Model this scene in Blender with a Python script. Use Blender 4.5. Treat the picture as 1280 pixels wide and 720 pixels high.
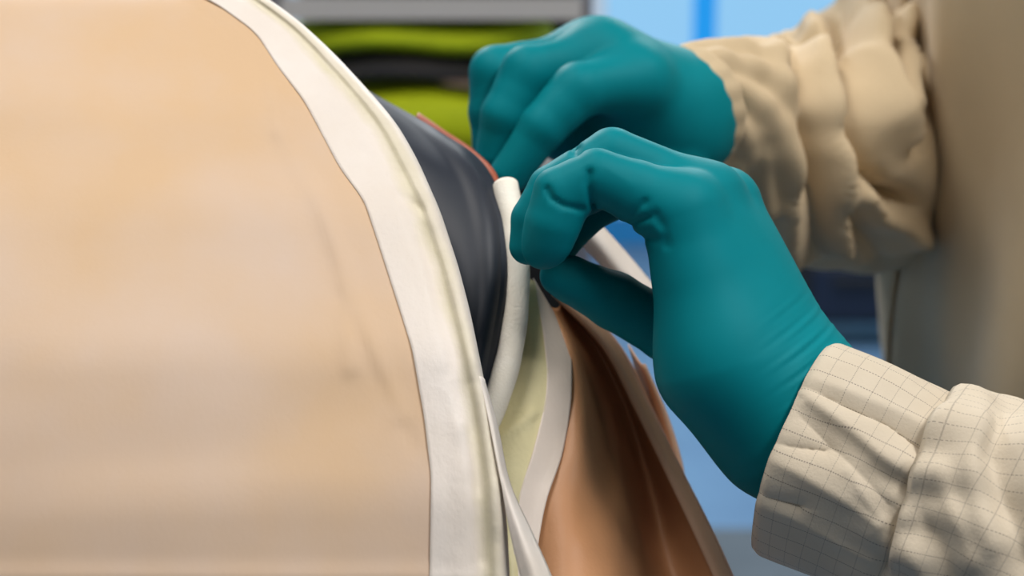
import bpy, math, random
import numpy as np
from mathutils import Vector, Matrix

SC = bpy.context.scene
for o in list(bpy.data.objects):
    bpy.data.objects.remove(o)
COL = SC.collection
random.seed(3)
RNG = np.random.default_rng(5)

# ---------------------------------------------------------------- camera
FPX = 60.0 / 36.0 * 1280.0            # focal length in photo pixels
PITCH = math.radians(12.0)
CAM = np.array([0.0, 0.0, 1.30])
CP, SP = math.cos(PITCH), math.sin(PITCH)
AX_R = np.array([1.0, 0.0, 0.0]); AX_F = np.array([0.0, CP, -SP]); AX_U = np.array([0.0, SP, CP])
cd = bpy.data.cameras.new('camera')
cd.lens = 60.0; cd.sensor_width = 36.0; cd.clip_start = 0.02; cd.clip_end = 60
cd.dof.use_dof = True; cd.dof.focus_distance = 0.63; cd.dof.aperture_fstop = 8.0
cam = bpy.data.objects.new('camera', cd); COL.objects.link(cam)
cam.location = CAM; cam.rotation_euler = (math.pi / 2 - PITCH, 0, 0)
SC.camera = cam

# ---------------------------------------------------------------- world and light
SC.view_settings.view_transform = 'Standard'
SC.view_settings.look = 'None'
SC.view_settings.exposure = 0.0
SC.view_settings.gamma = 1.0
SC.view_settings.use_curve_mapping = False
world = bpy.data.worlds.new('workshop_ambient'); SC.world = world
world.use_nodes = True
wb = world.node_tree.nodes['Background']
wb.inputs[0].default_value = (1.0, 0.96, 0.91, 1); wb.inputs[1].default_value = 0.17

def area(name, loc, target, size, size_y, power, color):
    l = bpy.data.lights.new(name, 'AREA'); l.shape = 'RECTANGLE'
    l.size = size; l.size_y = size_y; l.energy = power; l.color = color
    o = bpy.data.objects.new(name, l); COL.objects.link(o)
    o.location = loc
    o.rotation_euler = (Vector(target) - Vector(loc)).to_track_quat('-Z', 'Y').to_euler()
    return o
# fluorescent battens under the workshop ceiling
LAMPS = [((-0.55, 0.50, 2.78), 19, (1.0, 0.95, 0.89)), ((0.95, -0.10, 2.78), 34, (1.0, 0.97, 0.94)),
         ((-0.9, 3.6, 2.78), 105, (0.97, 0.99, 1.0)), ((0.9, 4.2, 2.78), 60, (0.95, 0.98, 1.0))]
for i, (p, e, c) in enumerate(LAMPS):
    area('ceiling_lamp_light', p, (p[0], p[1], 0), 0.35, 1.4, e, c)

# ---------------------------------------------------------------- helpers
def K(px, py, d):                     # pixel + distance along the view -> (right, forward, up) metres
    return np.array([(px - 640.0) / FPX * d, d, (360.0 - py) / FPX * d])
def to_world(a):
    a = np.asarray(a, float)
    return CAM + a[..., 0:1] * AX_R + a[..., 1:2] * AX_F + a[..., 2:3] * AX_U
def from_world(p):
    q = np.asarray(p, float) - CAM
    return np.stack([q @ AX_R, q @ AX_F, q @ AX_U], -1)
def W(px, py, d):
    return to_world(K(px, py, d))

def catmull(P, n):
    P = np.asarray(P, float)
    seg = np.linalg.norm(np.diff(P, axis=0), axis=1)
    t = np.concatenate([[0], np.cumsum(np.maximum(seg, 1e-6))]); t /= t[-1]
    return catmull_t(t, P, np.linspace(0, 1, n))
def catmull_t(t, P, q):
    t = np.asarray(t, float); P = np.asarray(P, float); q = np.asarray(q, float)
    m = np.empty_like(P)
    dt = np.diff(t)[:, None]; dl = np.diff(P, axis=0) / dt
    m[0] = dl[0]; m[-1] = dl[-1]
    if len(P) > 2:
        m[1:-1] = (dl[:-1] * dt[1:] + dl[1:] * dt[:-1]) / (dt[1:] + dt[:-1])
    i = np.clip(np.searchsorted(t, q, side='right') - 1, 0, len(t) - 2)
    h = (t[i + 1] - t[i])[:, None]; s = ((q - t[i])[:, None]) / h
    return ((2*s**3 - 3*s**2 + 1) * P[i] + (s**3 - 2*s**2 + s) * h * m[i]
            + (-2*s**3 + 3*s**2) * P[i + 1] + (s**3 - s**2) * h * m[i + 1])

def link_mesh(name, V, F, mat=None, parent=None, smooth=True, uv=None, origin=None):
    V = np.asarray(V, float)
    me = bpy.data.meshes.new(name)
    if origin is None:
        if parent is not None and parent.type == 'EMPTY':
            origin = np.array(parent.location)
        else:
            lo, hi = V.min(0), V.max(0)
            origin = np.array([(lo[0] + hi[0]) / 2, (lo[1] + hi[1]) / 2, lo[2]])
    me.from_pydata((V - origin).tolist(), [], [tuple(int(k) for k in f) for f in F])
    if smooth:
        me.polygons.foreach_set('use_smooth', [True] * len(me.polygons))
    if uv is not None:
        L = me.uv_layers.new(name='UVMap')
        idx = np.empty(len(me.loops), int); me.loops.foreach_get('vertex_index', idx)
        L.data.foreach_set('uv', np.asarray(uv, np.float32)[idx].ravel())
    me.update()
    o = bpy.data.objects.new(name, me); COL.objects.link(o)
    o.location = origin
    if mat: me.materials.append(mat)
    if parent is not None:
        o.parent = parent
        pm = world_of(parent)
        o.location = Vector(origin) - pm
    return o
def world_of(o):
    v = Vector(o.location)
    while o.parent:
        o = o.parent; v = v + Vector(o.location)
    return v
def empty(name, loc):
    o = bpy.data.objects.new(name, None); COL.objects.link(o); o.location = loc; o.empty_display_size = 0.05
    return o
def tag(o, label, cat, group=None):
    o['label'] = label; o['category'] = cat
    if group: o['group'] = group
    return o
def struct(o, label=None):
    o['kind'] = 'structure'
    if label: o['label'] = label
    return o
def solid(o, th, off=-1.0):
    m = o.modifiers.new('thickness', 'SOLIDIFY'); m.thickness = th; m.offset = off; m.use_even_offset = False
    return o

def grid_faces(nu, nv, closed_v=False):
    F = []
    vv = nv if closed_v else nv - 1
    for i in range(nu - 1):
        for j in range(vv):
            a = i * nv + j; b = i * nv + (j + 1) % nv
            F.append((a, b, b + nv, a + nv))
    return F
def loft(curves, nl=60, nc=24, params=None):
    """curves: list of polylines [(px,py,d)...] all run the same way; returns camera-frame grid (nl, nc, 3)"""
    rs = []
    for c in curves:
        rs.append(catmull(np.array([K(*p) for p in c]), nl))
    A = np.array(rs)                                  # (ncurves, nl, 3)
    t = np.linspace(0, 1, len(curves)) if params is None else np.asarray(params, float)
    q = np.linspace(t[0], t[-1], nc)
    return np.stack([catmull_t(t, A[:, i, :], q) for i in range(nl)])
def grid_uv(G):
    du = np.concatenate([np.zeros((1, G.shape[1])), np.cumsum(np.linalg.norm(np.diff(G, axis=0), axis=2), 0)], 0)
    dv = np.concatenate([np.zeros((G.shape[0], 1)), np.cumsum(np.linalg.norm(np.diff(G, axis=1), axis=2), 1)], 1)
    return np.stack([du, dv], -1).reshape(-1, 2)
def sheet(name, G, mat, th=0.0004, parent=None, flip=False, off=-1.0, unit=False):
    nl, nc = G.shape[:2]
    F = grid_faces(nl, nc)
    if flip: F = [f[::-1] for f in F]
    uv = grid_uv(G)
    if unit:
        uv[:, 1] = np.tile(np.linspace(0, 1, nc), nl)
    o = link_mesh(name, to_world(G.reshape(-1, 3)), F, mat, parent, uv=uv)
    if th: solid(o, th, off)
    return o

def vnoise(p, scale, seed=0):
    """smooth value noise, p (...,3) metres"""
    q = np.asarray(p) * scale
    i = np.floor(q).astype(np.int64); f = q - i; f = f * f * (3 - 2 * f)
    def h(a, b, c):
        n = (a * 73856093) ^ (b * 19349663) ^ (c * 83492791) ^ (seed * 2654435761 % 2**31)
        n = (n ^ (n >> 13)) * 1274126177 % 2**31
        return (n % 100003) / 50001.5 - 1
    r = 0
    for a in (0, 1):
        for b in (0, 1):
            for c in (0, 1):
                w = (f[..., 0] if a else 1 - f[..., 0]) * (f[..., 1] if b else 1 - f[..., 1]) * (f[..., 2] if c else 1 - f[..., 2])
                r = r + w * h(i[..., 0] + a, i[..., 1] + b, i[..., 2] + c)
    return r

# ---- implicit surfaces: round cones blended together, meshed with surface nets
def cone(p, a, b, ra, rb, flat=None):
    a = np.asarray(a, float); b = np.asarray(b, float)
    if flat is not None:                              # squash along an axis (scale > 1 = thinner)
        s = np.asarray(flat, float); p = p * s; a = a * s; b = b * s
    ba = b - a; L = max(float(ba @ ba), 1e-12)
    h = np.clip(((p - a) @ ba) / L, 0, 1)
    return np.linalg.norm(p - a - h[..., None] * ba, axis=-1) - (ra + (rb - ra) * h)
def chain(p, pts, k, flat=None):
    r = None
    for (a, ra), (b, rb) in zip(pts[:-1], pts[1:]):
        c = cone(p, a, b, ra, rb, flat)
        r = c if r is None else smin(r, c, k * .25)
    return r
def smin(a, b, k):
    h = np.maximum(k - np.abs(a - b), 0) / k
    return np.minimum(a, b) - h * h * k * 0.25
def seg_dist(p, pts):
    r = None
    for a, b in zip(pts[:-1], pts[1:]):
        c = cone(p, a, b, 0, 0)
        r = c if r is None else np.minimum(r, c)
    return r
def surface_nets(f, lo, hi, h):
    lo = np.asarray(lo, float); n = np.ceil((np.asarray(hi) - lo) / h).astype(int) + 1
    ax = [lo[k] + h * np.arange(n[k]) for k in range(3)]
    B = 8                                             # sample finely only in blocks near the surface
    nb = -(-n // B)
    S = np.empty(tuple(nb * B), np.float32)
    bi = np.stack(np.meshgrid(*[np.arange(k) for k in nb], indexing='ij'), -1).reshape(-1, 3)
    cv = f(lo + h * (bi * B + (B - 1) / 2.0))
    act = np.abs(cv) < h * B * 0.87 * 1.35 + 0.006
    S6 = S.reshape(nb[0], B, nb[1], B, nb[2], B)
    off = np.stack(np.meshgrid(*[np.arange(B)] * 3, indexing='ij'), -1)
    for b_, v_ in zip(bi[~act], cv[~act]):
        S6[b_[0], :, b_[1], :, b_[2], :] = v_
    ab = bi[act]
    for i in range(0, len(ab), 200):
        blk = ab[i:i + 200]
        val = f(lo + h * (blk[:, None, None, None, :] * B + off[None]))
        for b_, v_ in zip(blk, val):
            S6[b_[0], :, b_[1], :, b_[2], :] = v_
    S = S[:n[0], :n[1], :n[2]]
    ins = S < 0
    cn = n - 1
    acc = np.zeros(tuple(cn) + (3,), np.float32); cnt = np.zeros(tuple(cn), np.float32)
    crossings = []
    for axis in range(3):
        o1, o2 = [k for k in range(3) if k != axis]
        sl0 = [slice(None)] * 3; sl1 = [slice(None)] * 3
        sl0[axis] = slice(0, -1); sl1[axis] = slice(1, None)
        a, b = S[tuple(sl0)], S[tuple(sl1)]
        e = np.argwhere((a < 0) != (b < 0))
        va = a[tuple(e.T)]; vb = b[tuple(e.T)]
        t = va / (va - vb)
        pos = e.astype(np.float32); pos[:, axis] += t
        crossings.append((axis, o1, o2, e, va < 0))
        for d1 in (0, 1):
            for d2 in (0, 1):
                c = e.copy(); c[:, o1] -= d1; c[:, o2] -= d2
                ok = (c >= 0).all(1) & (c < cn).all(1)
                np.add.at(acc, tuple(c[ok].T), pos[ok]); np.add.at(cnt, tuple(c[ok].T), 1)
    cells = np.argwhere(cnt > 0)
    idx = -np.ones(tuple(cn), np.int64); idx[tuple(cells.T)] = np.arange(len(cells))
    V = lo + h * (acc[tuple(cells.T)] / cnt[tuple(cells.T)][:, None])
    F = []
    for axis, o1, o2, e, inside in crossings:
        q = []
        for d1, d2 in ((0, 0), (1, 0), (1, 1), (0, 1)):
            c = e.copy(); c[:, o1] -= d1; c[:, o2] -= d2
            ok = (c >= 0).all(1) & (c < cn).all(1)
            c = np.clip(c, 0, cn - 1)
            q.append(np.where(ok, idx[tuple(c.T)], -1))
        q = np.stack(q, 1)
        flip = inside if axis != 1 else ~inside
        q[~flip] = q[~flip][:, ::-1]
        F.append(q[(q >= 0).all(1)])
    F = np.concatenate(F)
    eps = h * 0.3                                     # pull vertices onto the surface
    for _ in range(2):
        g = np.stack([(f(V + eps * np.eye(3)[k]) - f(V - eps * np.eye(3)[k])) / (2 * eps) for k in range(3)], -1)
        st = f(V)[:, None] * g / np.maximum((g * g).sum(1, keepdims=True), 0.2)
        V = V - np.clip(st, -h, h) * 0.8
    return V, F
def implicit(name, f, lo, hi, h, mat, parent=None, in_world=False):
    V, F = surface_nets(f, lo, hi, h)
    return link_mesh(name, V if in_world else to_world(V), F, mat, parent)

# ---- cloth tubes: centre line of (px,py,d,r), cross-section in the plane across it, theta 0 faces the camera
def tube_grid(pts, ns, nt, flat=1.0):
    P = np.array([np.append(K(p[0], p[1], p[2]), p[3]) for p in pts])
    t = np.concatenate([[0], np.cumsum(np.linalg.norm(np.diff(P[:, :3], axis=0), axis=1))])
    q = np.linspace(0, t[-1], ns)
    C = catmull_t(t, P, q)
    c, r = C[:, :3], C[:, 3]
    T = np.gradient(c, axis=0); T /= np.linalg.norm(T, axis=1, keepdims=True)
    N = np.array([0, -1.0, 0]) - (T @ np.array([0, -1.0, 0]))[:, None] * T
    N /= np.linalg.norm(N, axis=1, keepdims=True)
    B = np.cross(T, N)
    th = np.linspace(-math.pi, math.pi, nt, endpoint=False)
    dirs = N[:, None, :] * np.cos(th)[None, :, None] * flat + B[:, None, :] * np.sin(th)[None, :, None]
    return c, r, q, th, dirs
def tube(name, pts, ns, nt, disp, mat, parent, th_m=0.0, flat=1.0, closed=False, rings=None):
    c, r, q, th, dirs = tube_grid(pts, ns, nt, flat)
    G = c[:, None, :] + dirs * r[:, None, None]
    if disp is not None:
        D = disp(G, q, th, dirs)
        G = G + dirs * D[..., None]
    G2 = np.concatenate([G, G[:, :1]], 1)             # seam column doubled so that the UVs run clean
    nl, nc = G2.shape[:2]
    uv = np.stack([np.broadcast_to(q[:, None], (nl, nc)),
                   np.linspace(0, 2 * math.pi * float(np.median(r)), nc)[None].repeat(nl, 0)], -1).reshape(-1, 2)
    F = [f[::-1] for f in grid_faces(nl, nc)]
    o = link_mesh(name, to_world(G2.reshape(-1, 3)), F, mat, parent, uv=uv)
    if th_m: solid(o, th_m, -1.0)
    return o
def proj(G):
    return np.stack([640 + G[..., 0] / G[..., 1] * FPX, 360 - G[..., 2] / G[..., 1] * FPX], -1)
def poly_d2(p, line):
    """signed distance in the picture plane of a fold line drawn on near cloth (left of direction positive)"""
    best = np.full(p.shape[:-1], 1e9); sg = np.zeros(p.shape[:-1])
    for a, b in zip(line[:-1], line[1:]):
        a = np.array(a, float); b = np.array(b, float); ba = b - a
        h = np.clip(((p - a) @ ba) / (ba @ ba), 0, 1)
        v = p - a - h[..., None] * ba
        d = np.linalg.norm(v, axis=-1)
        s = np.sign(ba[0] * v[..., 1] - ba[1] * v[..., 0])
        m = d < best
        best = np.where(m, d, best); sg = np.where(m, s, sg)
    return best, sg

# ---------------------------------------------------------------- materials
def S2L(c):
    return tuple(((x / 255) / 12.92 if x / 255 <= 0.04045 else ((x / 255 + 0.055) / 1.055) ** 2.4) for x in c) + (1.0,)
def material(name, rgb, rough=0.6, rgb2=None, nscale=8.0, stretch=(1, 1, 1), bump=0.0, bscale=200.0, metallic=0.0,
             spec=0.5, coat=0.0, contrast=(0.35, 0.65), bump2=0.0, b2scale=20.0, trans=0.0, sheen=0.0):
    m = bpy.data.materials.new(name); m.use_nodes = True
    nt = m.node_tree; N = nt.nodes; L = nt.links
    b = N['Principled BSDF']
    b.inputs['Base Color'].default_value = S2L(rgb); b.inputs['Roughness'].default_value = rough
    b.inputs['Metallic'].default_value = metallic; b.inputs['Specular IOR Level'].default_value = spec
    b.inputs['Coat Weight'].default_value = coat; b.inputs['Sheen Weight'].default_value = sheen
    tc = N.new('ShaderNodeTexCoord')
    mp = N.new('ShaderNodeMapping'); mp.inputs['Scale'].default_value = stretch
    L.new(tc.outputs['Object'], mp.inputs['Vector'])
    if rgb2:
        n = N.new('ShaderNodeTexNoise'); n.inputs['Scale'].default_value = nscale; n.inputs['Detail'].default_value = 5
        L.new(mp.outputs[0], n.inputs['Vector'])
        r = N.new('ShaderNodeValToRGB')
        r.color_ramp.elements[0].position = contrast[0]; r.color_ramp.elements[1].position = contrast[1]
        r.color_ramp.elements[0].color = S2L(rgb); r.color_ramp.elements[1].color = S2L(rgb2)
        L.new(n.outputs['Fac'], r.inputs[0]); L.new(r.outputs[0], b.inputs['Base Color'])
    prev = None
    for st, sc_, dist in ((bump, bscale, 0.0006), (bump2, b2scale, 0.004)):
        if st:
            n = N.new('ShaderNodeTexNoise'); n.inputs['Scale'].default_value = sc_; n.inputs['Detail'].default_value = 3
            L.new(mp.outputs[0], n.inputs['Vector'])
            bp = N.new('ShaderNodeBump'); bp.inputs['Strength'].default_value = st; bp.inputs['Distance'].default_value = dist
            L.new(n.outputs['Fac'], bp.inputs['Height'])
            if prev: L.new(prev.outputs[0], bp.inputs['Normal'])
            prev = bp
    if prev: L.new(prev.outputs[0], b.inputs['Normal'])
    return m
def emissive(name, rgb, strength):
    m = material(name, rgb, 0.3)
    b = m.node_tree.nodes['Principled BSDF']
    b.inputs['Emission Color'].default_value = S2L(rgb); b.inputs['Emission Strength'].default_value = strength
    return m
def grid_cloth(name, rgb, rgb2, line_rgb, step=0.0092, width=0.055):
    """pale work-wear cloth with a fine dashed grid of dark threads woven in"""
    m = material(name, rgb, 0.75, rgb2, 30.0, bump=0.25, bscale=900.0, sheen=0.1)
    nt = m.node_tree; N = nt.nodes; L = nt.links
    b = N['Principled BSDF']
    uv = N.new('ShaderNodeUVMap'); sp = N.new('ShaderNodeSeparateXYZ'); L.new(uv.outputs[0], sp.inputs[0])
    def math_(op, a, c=None):
        n = N.new('ShaderNodeMath'); n.operation = op
        for i, v in enumerate((a, c)):
            if v is None: continue
            if isinstance(v, (int, float)): n.inputs[i].default_value = v
            else: L.new(v, n.inputs[i])
        return n.outputs[0]
    def lines(c, other, st, w):
        f = math_('FRACT', math_('DIVIDE', c, st))
        ln = math_('LESS_THAN', f, w)
        dash = math_('LESS_THAN', math_('FRACT', math_('DIVIDE', other, st / 9.0)), 0.62)
        return math_('MULTIPLY', ln, dash)
    a = lines(sp.outputs[1], sp.outputs[0], step, width)
    c = lines(sp.outputs[0], sp.outputs[1], step * 0.86, width * 0.8)
    fac = math_('MULTIPLY', math_('MAXIMUM', a, math_('MULTIPLY', c, 0.75)), 0.8)
    mx = N.new('ShaderNodeMix'); mx.data_type = 'RGBA'
    src = b.inputs['Base Color'].links[0].from_socket
    L.new(fac, mx.inputs[0]); L.new(src, mx.inputs[6]); mx.inputs[7].default_value = S2L(line_rgb)
    L.new(mx.outputs[2], b.inputs['Base Color'])
    return m

M = {}
M['paper'] = material('tan_masking_paper', (209, 177, 141), 0.62, (209, 186, 167), 11.0, (1, 1, 0.6), 0.10, 500, bump2=0.2, b2scale=14, spec=0.35)
M['paper_brown'] = material('brown_masking_paper', (192, 138, 96), 0.5, (202, 150, 110), 14.0, (1, 1, .5), 0.25, 500, bump2=0.3, b2scale=25, spec=0.45)
M['paper_pink'] = material('pink_tan_paper', (200, 160, 130), 0.55, (210, 175, 150), 14.0, bump=0.2, bscale=500)
M['paper_orange'] = material('orange_paper_edge', (156, 76, 46), 0.6)
M['tape'] = material('pale_masking_tape', (229, 221, 214), 0.5, (224, 214, 202), 30.0, (1, 1, .5), 0.3, 600, bump2=0.25, b2scale=50, spec=0.4)
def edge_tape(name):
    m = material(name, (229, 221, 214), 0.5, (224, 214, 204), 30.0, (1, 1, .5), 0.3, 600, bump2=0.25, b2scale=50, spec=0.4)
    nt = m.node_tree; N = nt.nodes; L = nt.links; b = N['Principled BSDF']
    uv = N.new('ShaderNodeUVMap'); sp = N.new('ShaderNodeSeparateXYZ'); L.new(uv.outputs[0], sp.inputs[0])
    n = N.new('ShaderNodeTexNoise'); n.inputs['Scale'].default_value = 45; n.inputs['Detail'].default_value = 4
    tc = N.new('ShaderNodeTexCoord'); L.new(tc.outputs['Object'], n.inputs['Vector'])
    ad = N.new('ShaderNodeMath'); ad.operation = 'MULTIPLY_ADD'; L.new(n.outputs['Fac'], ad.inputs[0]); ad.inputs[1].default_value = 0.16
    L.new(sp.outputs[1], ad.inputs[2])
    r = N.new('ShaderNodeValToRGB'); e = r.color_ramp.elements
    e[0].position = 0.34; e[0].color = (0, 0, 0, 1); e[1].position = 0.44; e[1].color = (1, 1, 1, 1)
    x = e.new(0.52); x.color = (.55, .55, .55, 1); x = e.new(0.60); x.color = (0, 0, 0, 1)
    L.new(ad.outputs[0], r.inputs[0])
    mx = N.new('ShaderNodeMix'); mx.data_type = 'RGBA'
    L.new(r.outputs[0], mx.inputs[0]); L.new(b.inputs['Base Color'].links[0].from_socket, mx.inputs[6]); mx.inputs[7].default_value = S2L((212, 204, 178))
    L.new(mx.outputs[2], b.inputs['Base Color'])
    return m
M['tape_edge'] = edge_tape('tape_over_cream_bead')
M['tape_green'] = material('greenish_masking_tape', (226, 216, 170), 0.5, (214, 204, 158), 40.0, (1, 1, .5), 0.3, 600, bump2=0.5, b2scale=60, spec=0.4)
M['tape_grey'] = material('greyish_masking_tape', (236, 222, 210), 0.5, (226, 212, 200), 40.0, (1, 1, .5), 0.3, 600, spec=0.4)
M['foam'] = material('white_foam', (250, 244, 232), 0.9, (244, 236, 220), 60.0, bump=0.5, bscale=900, spec=0.2)
M['dark_paint'] = material('dark_slate_paint', (33, 39, 50), 0.5, (38, 44, 55), 8.0, spec=0.4)
M['steel'] = material('primed_steel', (150, 150, 148), 0.5)
M['trim'] = material('grey_rubber_trim', (120, 112, 110), 0.5)
M['glove'] = material('teal_nitrile', (0, 128, 139), 0.58, (0, 123, 133), 25.0, bump=0.04, bscale=1500, spec=0.1)
M['coverall'] = material('beige_coverall', (203, 182, 148), 0.8, (195, 174, 140), 15.0, bump=0.3, bscale=700, sheen=0.1)
M['cuff'] = grid_cloth('beige_grid_cloth', (208, 196, 176), (200, 187, 166), (104, 96, 90), 0.0082, 0.045)
M['skin'] = material('skin', (205, 160, 132), 0.55, (198, 150, 122), 30)
M['hair'] = material('dark_hair', (60, 46, 36), 0.6)
M['shoe'] = material('black_leather', (30, 30, 32), 0.5)
M['floor'] = material('pale_blue_floor', (84, 116, 146), 0.5, (76, 106, 136), 2.0, bump=0.1, bscale=80)
M['wall'] = material('pale_wall', (205, 220, 232), 0.7, (198, 214, 228), 2.0, bump=0.1, bscale=90)
M['ceil'] = material('grey_ceiling', (96, 98, 102), 0.8, (88, 90, 94), 2.0, bump=0.1, bscale=90)
M['strip'] = emissive('blue_glow_mullion', (20, 128, 196), 0.75)  # glow added to the mullions so they stay bright blue when backlit
M['frame'] = material('blue_window_frame', (24, 120, 178), 0.5)
M['sill'] = material('white_trim', (210, 222, 232), 0.5)
M['pane'] = emissive('daylit_blue_pane', (152, 212, 255), 0.80)
M['pane'].node_tree.nodes['Principled BSDF'].inputs['Base Color'].default_value = (0.05, 0.08, 0.1, 1)
M['shelf'] = material('grey_shelf_steel', (200, 196, 192), 0.5)
M['post'] = material('grey_post_steel', (112, 110, 116), 0.5)
M['lime'] = material('lime_fabric', (206, 222, 10), 0.75, (192, 208, 8), 14, bump=0.3, bscale=300)
M['charcoal'] = material('charcoal_gap_shade', (46, 44, 48), 0.8, (54, 50, 52), 14, bump=0.3, bscale=300)
M['taupe'] = material('taupe_fabric', (142, 120, 102), 0.8)
M['back_panel'] = material('black_back_panel', (18, 18, 20), 0.8)
M['navy'] = material('navy_cabinet_paint', (14, 24, 44), 0.4)
M['mat'] = material('grey_rubber_mat', (70, 80, 88), 0.8, (62, 72, 80), 6.0, bump=0.3, bscale=150)
M['black'] = material('black_plastic', (12, 13, 16), 0.5)
M['lamp'] = emissive('lamp_diffuser', (255, 246, 232), 2.0)
M['white'] = material('white_enamel', (225, 225, 222), 0.4)

# ---------------------------------------------------------------- boxes
def box_vf(lo, hi):
    (a, b, c), (d, e, f) = lo, hi
    V = [(a, b, c), (d, b, c), (d, e, c), (a, e, c), (a, b, f), (d, b, f), (d, e, f), (a, e, f)]
    F = [(0, 3, 2, 1), (4, 5, 6, 7), (0, 1, 5, 4), (1, 2, 6, 5), (2, 3, 7, 6), (3, 0, 4, 7)]
    return V, F
def box(name, lo, hi, mat, parent=None, bevel=0.0):
    V, F = box_vf(lo, hi)
    o = link_mesh(name, V, F, mat, parent, smooth=False)
    if bevel:
        m = o.modifiers.new('bevel', 'BEVEL'); m.width = bevel; m.segments = 3
    return o

# ---------------------------------------------------------------- the room
WY = 7.0
struct(box('floor', (-4, -2, -0.1), (4, WY, 0.0), M['floor']), 'pale blue-grey workshop floor')
struct(box('ceiling', (-4, -2, 2.9), (4, WY, 3.0), M['ceil']), 'pale workshop ceiling')
rx = 2.6
struct(box('wall_right', (rx, -2, 0), (rx + 0.1, WY - 0.05, 2.9), M['wall']), 'long pale wall on the right of the workshop')
struct(box('wall_left', (-4.1, -2, 0), (-4.0, WY, 2.9), M['wall']), 'pale wall on the left of the workshop')
wx0 = W(742, 100, WY)[0]
struct(box('wall_back', (-4, WY, 0), (wx0 - 0.02, WY + 0.1, 2.9), M['wall']), 'pale wall behind the grey shelving')
win = struct(empty('window_1', (wx0 + 1.4, WY, 0)), 'tall pale blue glazed wall with blue mullions')
xs = [wx0]
mull = W(878, 40, WY)[0]
step = mull - wx0
xs = [wx0, mull, mull + 0.85, 2.55]
for a, b in zip(xs[:-1], xs[1:]):
    box('pane', (a + 0.04, WY + 0.02, 0.12), (b - 0.04, WY + 0.035, 2.78), M['pane'], win)
for i, a in enumerate(xs):
    box('mullion', (a - 0.045, WY - 0.02, 0.12), (a + 0.045, WY + 0.06, 2.78), M['strip'] if i else M['sill'], win)
box('head_rail', (wx0 - 0.02, WY - 0.02, 2.78), (2.6, WY + 0.06, 2.9), M['frame'], win)
box('bottom_rail', (wx0 - 0.02, WY - 0.02, 0.0), (2.6, WY + 0.06, 0.12), M['frame'], win)

names = ['over the masked panel', 'behind the camera', 'far back on the left', 'far back on the right']
for (p, e, c), nm in zip(LAMPS, names):
    t = empty('ceiling_lamp', (p[0], p[1], 2.9))
    tag(t, 'long white ceiling lamp ' + nm, 'lamp', 'ceiling lamps')
    box('housing', (p[0] - 0.2, p[1] - 0.75, 2.82), (p[0] + 0.2, p[1] + 0.75, 2.9), M['white'], t, 0.01)
    box('diffuser', (p[0] - 0.18, p[1] - 0.72, 2.80), (p[0] + 0.18, p[1] + 0.72, 2.82), M['lamp'], t)

# ---------------------------------------------------------------- shelving in the background
sd = 2.3
def zof(py, y):                        # height of a pixel row on the upright plane at world depth y
    v = AX_F + (360 - py) / FPX * AX_U
    return 1.30 + v[2] * (y / v[1])
SY = sd * CP
sx = lambda px: (px - 640) / FPX * sd
sh = empty('shelving_unit', (sx(540), SY + 0.2, 0))
tag(sh, 'grey steel shelving unit holding lime-yellow fabric bundles', 'shelving')
xl, xr = sx(352), sx(730)
for x, y in ((xl, SY), (xr, SY), (xl, SY + 0.42), (xr, SY + 0.42)):
    box('post', (x - 0.016 if x == xl else x - 0.007, y - 0.01, 0), (x + 0.016 if x == xl else x + 0.007, y + 0.02, 1.75), M['post'], sh, 0.002)
ztop = zof(24, SY)
for z in (ztop, ztop - 0.20, ztop - 0.6, 1.7):
    s_ = box('shelf_board', (xl + 0.01, SY - 0.005, z), (xr - 0.006, SY + 0.44, z + 0.012), M['shelf'], sh, 0.002)
    box('lip', (xl + 0.01, SY - 0.012, z), (xr - 0.006, SY - 0.005, z + 0.028), M['shelf'], s_)
box('back_panel', (xl, SY + 0.445, 0.1), (xr, SY + 0.45, 1.7), M['back_panel'], sh)

def bundle(name, cx, z0, cy, hx, hy, hz, mat, label, cat, seed, sag=0.0, tilt=0.0, tip=0.5):
    """soft folded bundle: superellipsoid with drooping, lumpy surface and a rolled fold line along its front"""
    nu, nv = 40, 56
    V = []
    u = np.linspace(-math.pi / 2, math.pi / 2, nu)[:, None]; v = np.linspace(-math.pi, math.pi, nv, endpoint=False)[None]
    sg = lambda x, e: np.sign(x) * np.abs(x) ** e
    X = sg(np.cos(u), 0.6) * sg(np.cos(v), 0.7); Y = sg(np.cos(u), 0.6) * sg(np.sin(v), 0.6); Z = sg(np.sin(u), 0.75) * np.ones_like(v)
    P = np.stack([X * hx, Y * hy, Z * hz * (1 - tip * np.abs(X) ** 2)], -1)
    n = vnoise(P + seed, 9, seed) * 0.5 + vnoise(P + seed, 22, seed + 1) * 0.25
    P = P * (1 + 0.06 * n[..., None])
    P[..., 2] += 0.0035 * np.sin(P[..., 0] * 30 + seed) * (np.abs(Z) > 0.2) - sag * X * X + tilt * X
    P[..., 2] -= P[..., 2].min()
    P += np.array([cx, cy, z0])
    F = [f[::-1] for f in grid_faces(nu, nv, True)]
    return tag(link_mesh(name, P.reshape(-1, 3), F, mat), label, cat, 'fabric bundles on the grey shelving')
zs = ztop - 0.20 + 0.013
bundle('fabric_bundle', sx(520), zs, SY + 0.14, 0.19, 0.13, 0.048, M['lime'], 'thick lime-yellow fabric bundle lying lowest on the shelf behind the far glove', 'fabric', 1, tip=0.25)
bundle('fabric_bundle', sx(512), zs + 0.0995, SY + 0.12, 0.14, 0.12, 0.017, M['charcoal'], 'dark filler added as the shaded gap between two lime-yellow bundles', 'fabric', 2, tip=0.75)  # dark lump put in for the shade of the gap between bundles
bundle('fabric_bundle', sx(583), zs + 0.094, SY + 0.04, 0.04, 0.03, 0.006, M['taupe'], 'small taupe cloth tucked beside the dark gap filler near the far glove', 'fabric', 4, tip=0.5)
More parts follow.
